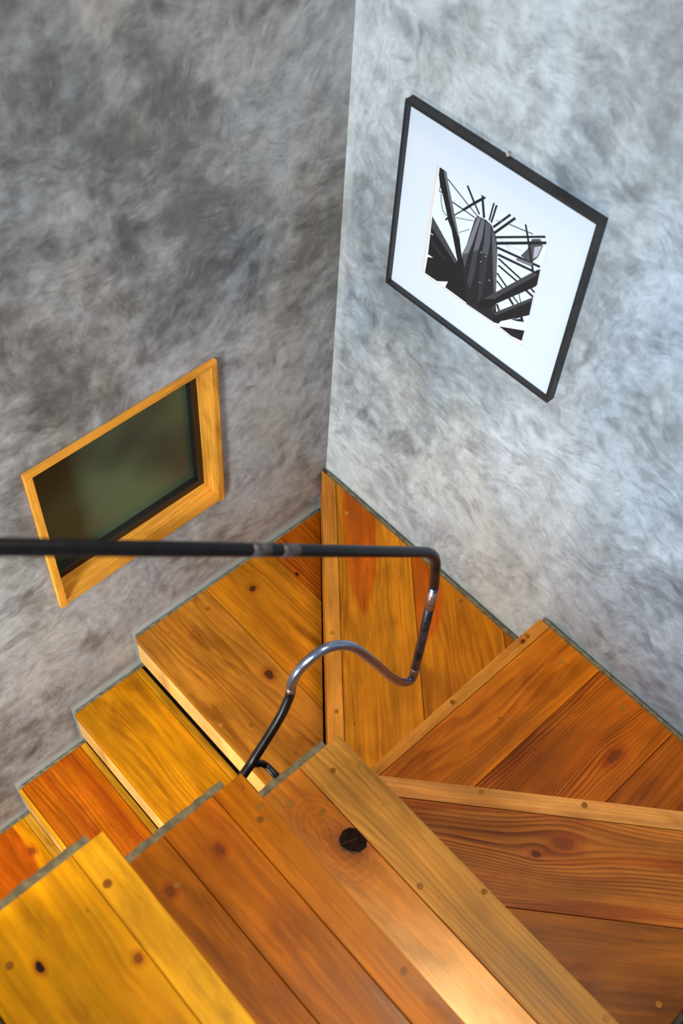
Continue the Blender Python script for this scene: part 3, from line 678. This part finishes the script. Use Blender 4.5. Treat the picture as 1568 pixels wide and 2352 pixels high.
# cast concrete steps under the boards
stairs = thing('concrete_staircase', 'rough grey concrete winding staircase carrying the pine treads between the plaster walls', 'staircase', (0.9, -0.8, BOT))
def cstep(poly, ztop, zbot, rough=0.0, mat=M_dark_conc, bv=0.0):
    if area2(poly) < 0: poly = list(reversed(poly))
    bm = bmesh.new()
    prism(bm, poly, zbot, ztop)
    if bv: bevel(bm, bv, 2, lambda e: all(v.co.z > ztop-1e-4 for v in e.verts))
    for v in bm.verts: v.co -= Vector(stairs.location)
    return obj('concrete_step', bm, mat, stairs)
RB = 0.043
e = 0.0005
def rect(x0, y0, x1, y1): return [(x0, y0), (x1, y0), (x1, y1), (x0, y1)]
XC = 0.8775
cstep(rect(XC, -1.90, 1.7435, -1.6105), Z['A']+0.19-TH, BOT+0.001)
cstep(rect(XC, -1.6095, 1.7435, -1.341-RB+0.004), Z['A']-TH-e, BOT+0.001)
cstep(rect(XC, -1.3795, 1.7435, -1.062-RB), Z['B']-TH-e, BOT+0.001)
cstep(rect(XC, -1.1045, 1.7435, -0.801-RB), Z['C']-TH-e, BOT+0.001)
ln_ = 0.043
def offD(x, o): return (nD[0]*x-oD-o)/(-nD[1])
def offF(x, o): return (oF+o-nF[0]*x)/nF[1]
W0, WE = 0.0015, -0.0015
cstep(clip(rect(0.93, -0.8435, 1.7435, WE), nD, oD+ln_), Z['D']-TH-e, BOT+0.001)
cstep(clip(rect(0.9255, -0.8435, 1.7435, WE), (-nD[0], -nD[1]), -(oD+ln_-0.001)), Z['E']-TH-e, BOT+0.001)
cstep(clip(rect(W0, -0.7385, 0.9245, WE), nF, oF+ln_), Z['F']-TH-e, BOT+0.001)
cstep(clip(rect(W0, -0.782+RB, XC, WE), (-nF[0], -nF[1]), -(oF+ln_-0.001)), -TH-e, BOT+0.001)
for k, y0, y1 in (('H', -1.031, -0.7395), ('I', -1.273, -0.9885), ('J', -1.520, -1.2305), ('K', -1.765, -1.4775)):
    cstep(rect(W0, y0+RB, XC-0.001, y1), Z[k]-TH-e, BOT+0.001)
# raised concrete margins left bare along the walls and along the open side
def margin(pts, ztop, h=0.03, amp=0.0012):
    """strip between two edge lines: pts = [(outer, inner), ...] along the strip"""
    bm = bmesh.new()
    n_ = 26
    (o0, i0), (o1, i1) = pts
    rows = []
    for s in range(n_+1):
        t = s/n_
        P = [(o0[0]+(o1[0]-o0[0])*t, o0[1]+(o1[1]-o0[1])*t), (i0[0]+(i1[0]-i0[0])*t, i0[1]+(i1[1]-i0[1])*t)]
        w_ = Vector((P[1][0]-P[0][0], P[1][1]-P[0][1])).normalized()
        j = random.uniform(-1, 1)*amp; kz = random.uniform(-1, 1)*amp
        r = [(P[0][0]+w_.x*j, P[0][1]+w_.y*j, ztop-h), (P[0][0]+w_.x*(j+0.001), P[0][1]+w_.y*(j+0.001), ztop+kz-0.002), (P[0][0]+w_.x*(j+0.004), P[0][1]+w_.y*(j+0.004), ztop+kz),
             (P[1][0], P[1][1], ztop+kz*0.5), (P[1][0], P[1][1], ztop-h)]
        rows.append([bm.verts.new(Vector(v)-Vector(stairs.location)) for v in r])
    for s in range(n_):
        for q_ in range(5): bm.faces.new((rows[s][q_], rows[s][(q_+1) % 5], rows[s+1][(q_+1) % 5], rows[s+1][q_]))
    bm.faces.new(rows[0]); bm.faces.new(list(reversed(rows[-1])))
    return obj('margin', bm, M_conc, stairs)
g = 0.0006
for k, y0, y1 in (('A', -1.608, -1.366), ('B', -1.36, -1.099), ('C', -1.10, -0.836)):
    margin([((XC-0.003, y0), (XI-g, y0)), ((XC-0.003, y1), (XI-g, y1))], Z[k]-0.004, amp=0.0016)
for k, y0, y1 in (('G', -0.775, -0.03), ('H', -1.024, -0.745), ('I', -1.266, -0.99), ('J', -1.513, -1.235), ('K', -1.758, -1.48)):
    margin([((0.0025, y0), (XL-g, y0)), ((0.0025, y1), (XL-g, y1))], Z[k]-0.006)
margin([((0.014, -0.0025), (0.022, YE+g)), ((0.924, -0.0025), (0.924, YE+g))], Z['F']-0.006, h=0.0195)
margin([((0.888, -0.0025), (0.888, YE+g)), ((1.743, -0.0025), (1.743, YE+g))], Z['E']-0.006)

# ------------------------------------------------------------------ handrail
t = NT('blued_steel')
p = t.coords()
n1 = t.noise(p, 9.0, 4.0); n2 = t.noise(p, 60.0, 3.0)
c = t.mix(t.step(n1, 0.35, 0.65), lin((58, 58, 64)), lin((104, 106, 124)))
c = t.mix(t.math('MULTIPLY', t.step(n1, 0.60, 0.70), 0.5), c, lin((128, 106, 98)))
c = t.mix(1.0, c, t.grey(t.step(n2, 0.3, 0.7, 0.85, 1.15)), 'MULTIPLY')
t.put(t.b.inputs['Base Color'], c)
t.b.inputs['Metallic'].default_value = 0.9
t.put(t.b.inputs['Roughness'], t.step(n2, 0.3, 0.7, 0.26, 0.42))
M_steel = t.mat
M_sheen = simple('sheen_steel', (150, 156, 178), 0.24, 0.95, noise=0.15)  # lighter copy of the steel, bluish shine from above put into its colour
M_black = simple('dark_steel', (34, 34, 36), 0.36, 0.75, noise=0.2)
M_weld = simple('ground_weld', (150, 118, 104), 0.34, 0.75, noise=0.3, nscale=120)
rail = thing('handrail', 'bent dark steel handrail with a gooseneck curve over the open stair well', 'handrail', (0.84, -0.9, 0.9))
RO = Vector(rail.location)
def rail_part(name, pts, r, mat, seg=18):
    bm = bmesh.new(); tube(bm, [Vector(v)-RO for v in pts], r, seg)
    return obj(name, bm, mat, rail, True)
R_ = 0.0104
upper0 = Vector((0.87, -1.3391, 1.9123)); upper1 = Vector((0.87, -0.5999, 1.2155))
du = (upper1-upper0).normalized()
corner = upper1+du*0.062
foot = Vector((0.868, -0.5385, 0.618))
up_path = fillet([upper0-du*1.15, upper1, corner, Vector((0.869, -0.5372, 1.03))], [0.02, 0.05], 10)
up_path = fillet([upper0-du*1.15, corner, Vector((0.8695, -0.5368, 1.035))], [0.055], 14)
rail_part('rail_bar', up_path, R_, M_black)
rail_part('post', [(0.8695, -0.5368, 1.035), (0.869, -0.5372, 0.86), (0.8685, -0.538, 0.76), (0.868, -0.5385, 0.675)], R_, M_steel)
goose = smooth_path([(0.868, -0.5385, 0.675), (0.868, -0.5405, 0.655), (0.8672, -0.552, 0.646), (0.866, -0.5793, 0.676), (0.860, -0.6174, 0.7436), (0.856, -0.680, 0.878), (0.846, -0.7353, 0.985), (0.838, -0.780, 1.031), (0.830, -0.818, 1.035), (0.821, -0.8526, 1.005), (0.814, -0.866, 0.960), (0.811, -0.8675, 0.926)], 8)
rail_part('gooseneck', goose, R_*0.97, M_sheen)
lower = smooth_path([(0.812, -0.8690, 0.922), (0.812, -0.8735, 0.893), (0.812, -0.8995, 0.833), (0.812, -0.9580, 0.752), (0.812, -0.9945, 0.706), (0.812, -1.16, 0.545), (0.812, -1.55, 0.22), (0.812, -1.95, -0.10)], 8)
rail_part('lower_bar', lower, R_*0.97, M_black)
rail_part('bracket', fillet([(0.812, -0.975, 0.725), (0.812, -0.940, 0.678), (0.8762, -0.938, 0.674)], [0.018], 8), 0.0078, M_black)
bm = bmesh.new(); tube(bm, [Vector((0.871, -0.938, 0.674))-RO, Vector((0.8771, -0.938, 0.674))-RO], 0.02, 18)
obj('rosette', bm, M_black, rail)
rail_part('weld_joint', [(0.8694, -0.5368, 1.02), (0.8693, -0.5369, 0.955)], R_+0.0002, M_weld)
M_worn = simple('worn_steel', (84, 78, 80), 0.5, 0.6, noise=0.35, nscale=90)
for s0 in (0.452, 0.530):
    rail_part('worn_patch', [upper0+du*s0, upper0+du*(s0+0.045)], R_+0.0002, M_worn)
rail_part('weld_joint', [(0.8682, -0.5383, 0.700), (0.868, -0.5385, 0.668)], R_+0.0003, M_weld)
rail_part('weld_joint', [(0.8112, -0.8675, 0.934), (0.8118, -0.8688, 0.914)], R_+0.0002, M_weld)

# ------------------------------------------------------------------ framed picture
M_frame = simple('black_frame', (30, 30, 32), 0.42, noise=0.1, spec=0.4)
M_mat = simple('white_mat', (200, 206, 214), 0.6, spec=0.3)
M_bevel = simple('mat_core', (214, 190, 180), 0.8)
PX0, PX1, PZ0, PZ1 = 0.1885, 0.7135, 1.0945, 1.5905
pic = thing('framed_picture', 'square black framed photograph in a wide white mat on the right plaster wall', 'picture', (0.5*(PX0+PX1), 0.0, PZ0))
PO = Vector(pic.location)
def pbox(name, lo, hi, mat, bv=0.0008):
    bm = bmesh.new(); box(bm, Vector(lo)-PO, Vector(hi)-PO)
    if bv: bevel(bm, bv, 2)
    return obj(name, bm, mat, pic)
FW, FD = 0.0088, -0.0245
def rail_mitre(pts):
    bm = bmesh.new()
    f = [bm.verts.new(Vector((x, FD, z))-PO) for x, z in pts]
    b_ = [bm.verts.new(Vector((x, -0.0005, z))-PO) for x, z in pts]
    bm.faces.new(f); bm.faces.new(list(reversed(b_)))
    for i in range(4): bm.faces.new((f[i], b_[i], b_[(i+1) % 4], f[(i+1) % 4]))
    bevel(bm, 0.0009, 2)
    return obj('frame_rail', bm, M_frame, pic)
o_ = [(PX0, PZ0), (PX1, PZ0), (PX1, PZ1), (PX0, PZ1)]
i_ = [(PX0+FW, PZ0+FW), (PX1-FW, PZ0+FW), (PX1-FW, PZ1-FW), (PX0+FW, PZ1-FW)]
for q_ in range(4): rail_mitre([o_[q_], o_[(q_+1) % 4], i_[(q_+1) % 4], i_[q_]])
OX0, OX1, OZ0, OZ1 = 0.2885, 0.6065, 1.1825, 1.4815
# mat board with a bevelled window
bm = bmesh.new()
def rectv(x0, x1, z0, z1, y): return [bm.verts.new(Vector(v)-PO) for v in ((x0, y, z0), (x1, y, z0), (x1, y, z1), (x0, y, z1))]
A_ = rectv(PX0+FW-0.002, PX1-FW+0.002, PZ0+FW-0.002, PZ1-FW+0.002, -0.0125)
B_ = rectv(OX0, OX1, OZ0, OZ1, -0.0125)
C_ = rectv(OX0+0.0018, OX1-0.0018, OZ0+0.0018, OZ1-0.0018, -0.0106)
D_ = rectv(PX0+FW-0.002, PX1-FW+0.002, PZ0+FW-0.002, PZ1-FW+0.002, -0.0106)
for i in range(4):
    j = (i+1) % 4
    bm.faces.new((A_[i], A_[j], B_[j], B_[i]))
    bm.faces.new((B_[i], B_[j], C_[j], C_[i])).material_index = 1
    bm.faces.new((C_[i], C_[j], D_[j], D_[i]))
    bm.faces.new((D_[i], D_[j], A_[j], A_[i]))
obj('mat_board', bm, [M_mat, M_bevel], pic)
pbox('backing', (PX0+FW-0.002, -0.0095, PZ0+FW-0.002), (PX1-FW+0.002, -0.001, PZ1-FW+0.002), simple('backing_card', (120, 104, 84), 0.9), 0)
# the print: a black and white view up a timber tower, flat shapes on white paper
greys = sorted(set(a_[0] for a_ in ART))
mats = [simple('print_white', (208, 213, 222), 0.55, spec=0.3)]+[simple('print_grey_%d' % g_, (g_, g_, min(255, int(g_*1.04)+3)), 0.5, spec=0.35) for g_ in greys]
bm = bmesh.new()
bm.faces.new([bm.verts.new(Vector(v)-PO) for v in ((OX0-0.006, -0.0098, OZ0-0.006), (OX1+0.006, -0.0098, OZ0-0.006), (OX1+0.006, -0.0098, OZ1+0.006), (OX0-0.006, -0.0098, OZ1+0.006))])
for n_, (g_, pts) in enumerate(ART):
    pts = clip(clip(clip(clip(pts, (1, 0), OX0+0.003), (-1, 0), -(OX1-0.003)), (0, 1), OZ0+0.003), (0, -1), -(OZ1-0.003))
    if len(pts) < 3: continue
    f = bm.faces.new([bm.verts.new(Vector((x, -0.00985-0.000005*n_, z))-PO) for x, z in pts])
    f.material_index = 1+greys.index(g_)
for f in bm.faces:
    if f.normal.y > 0: f.normal_flip()
me = bpy.data.meshes.new('print'); bm.normal_update()
for f in bm.faces:
    if f.normal.y > 0: f.normal_flip()
bm.to_mesh(me); bm.free()
for m in mats: me.materials.append(m)
pr = bpy.data.objects.new('print', me); COL.objects.link(pr); pr.parent = pic
# hanging nail in the wall above the frame
bm = bmesh.new()
tube(bm, [Vector((0, 0.004, 0)), Vector((0, -0.008, 0.002))], 0.0016, 10)
tube(bm, [Vector((0, -0.008, 0.002)), Vector((0, -0.0098, 0.0022))], 0.0042, 12)
nail = obj('nail', bm, simple('bright_nail', (206, 190, 176), 0.4, 0.6))
nail.location = (0.462, 0.0, PZ1+0.004)
nail['label'] = 'tiny bright nail head in the wall at the top edge of the framed picture'; nail['category'] = 'nail'
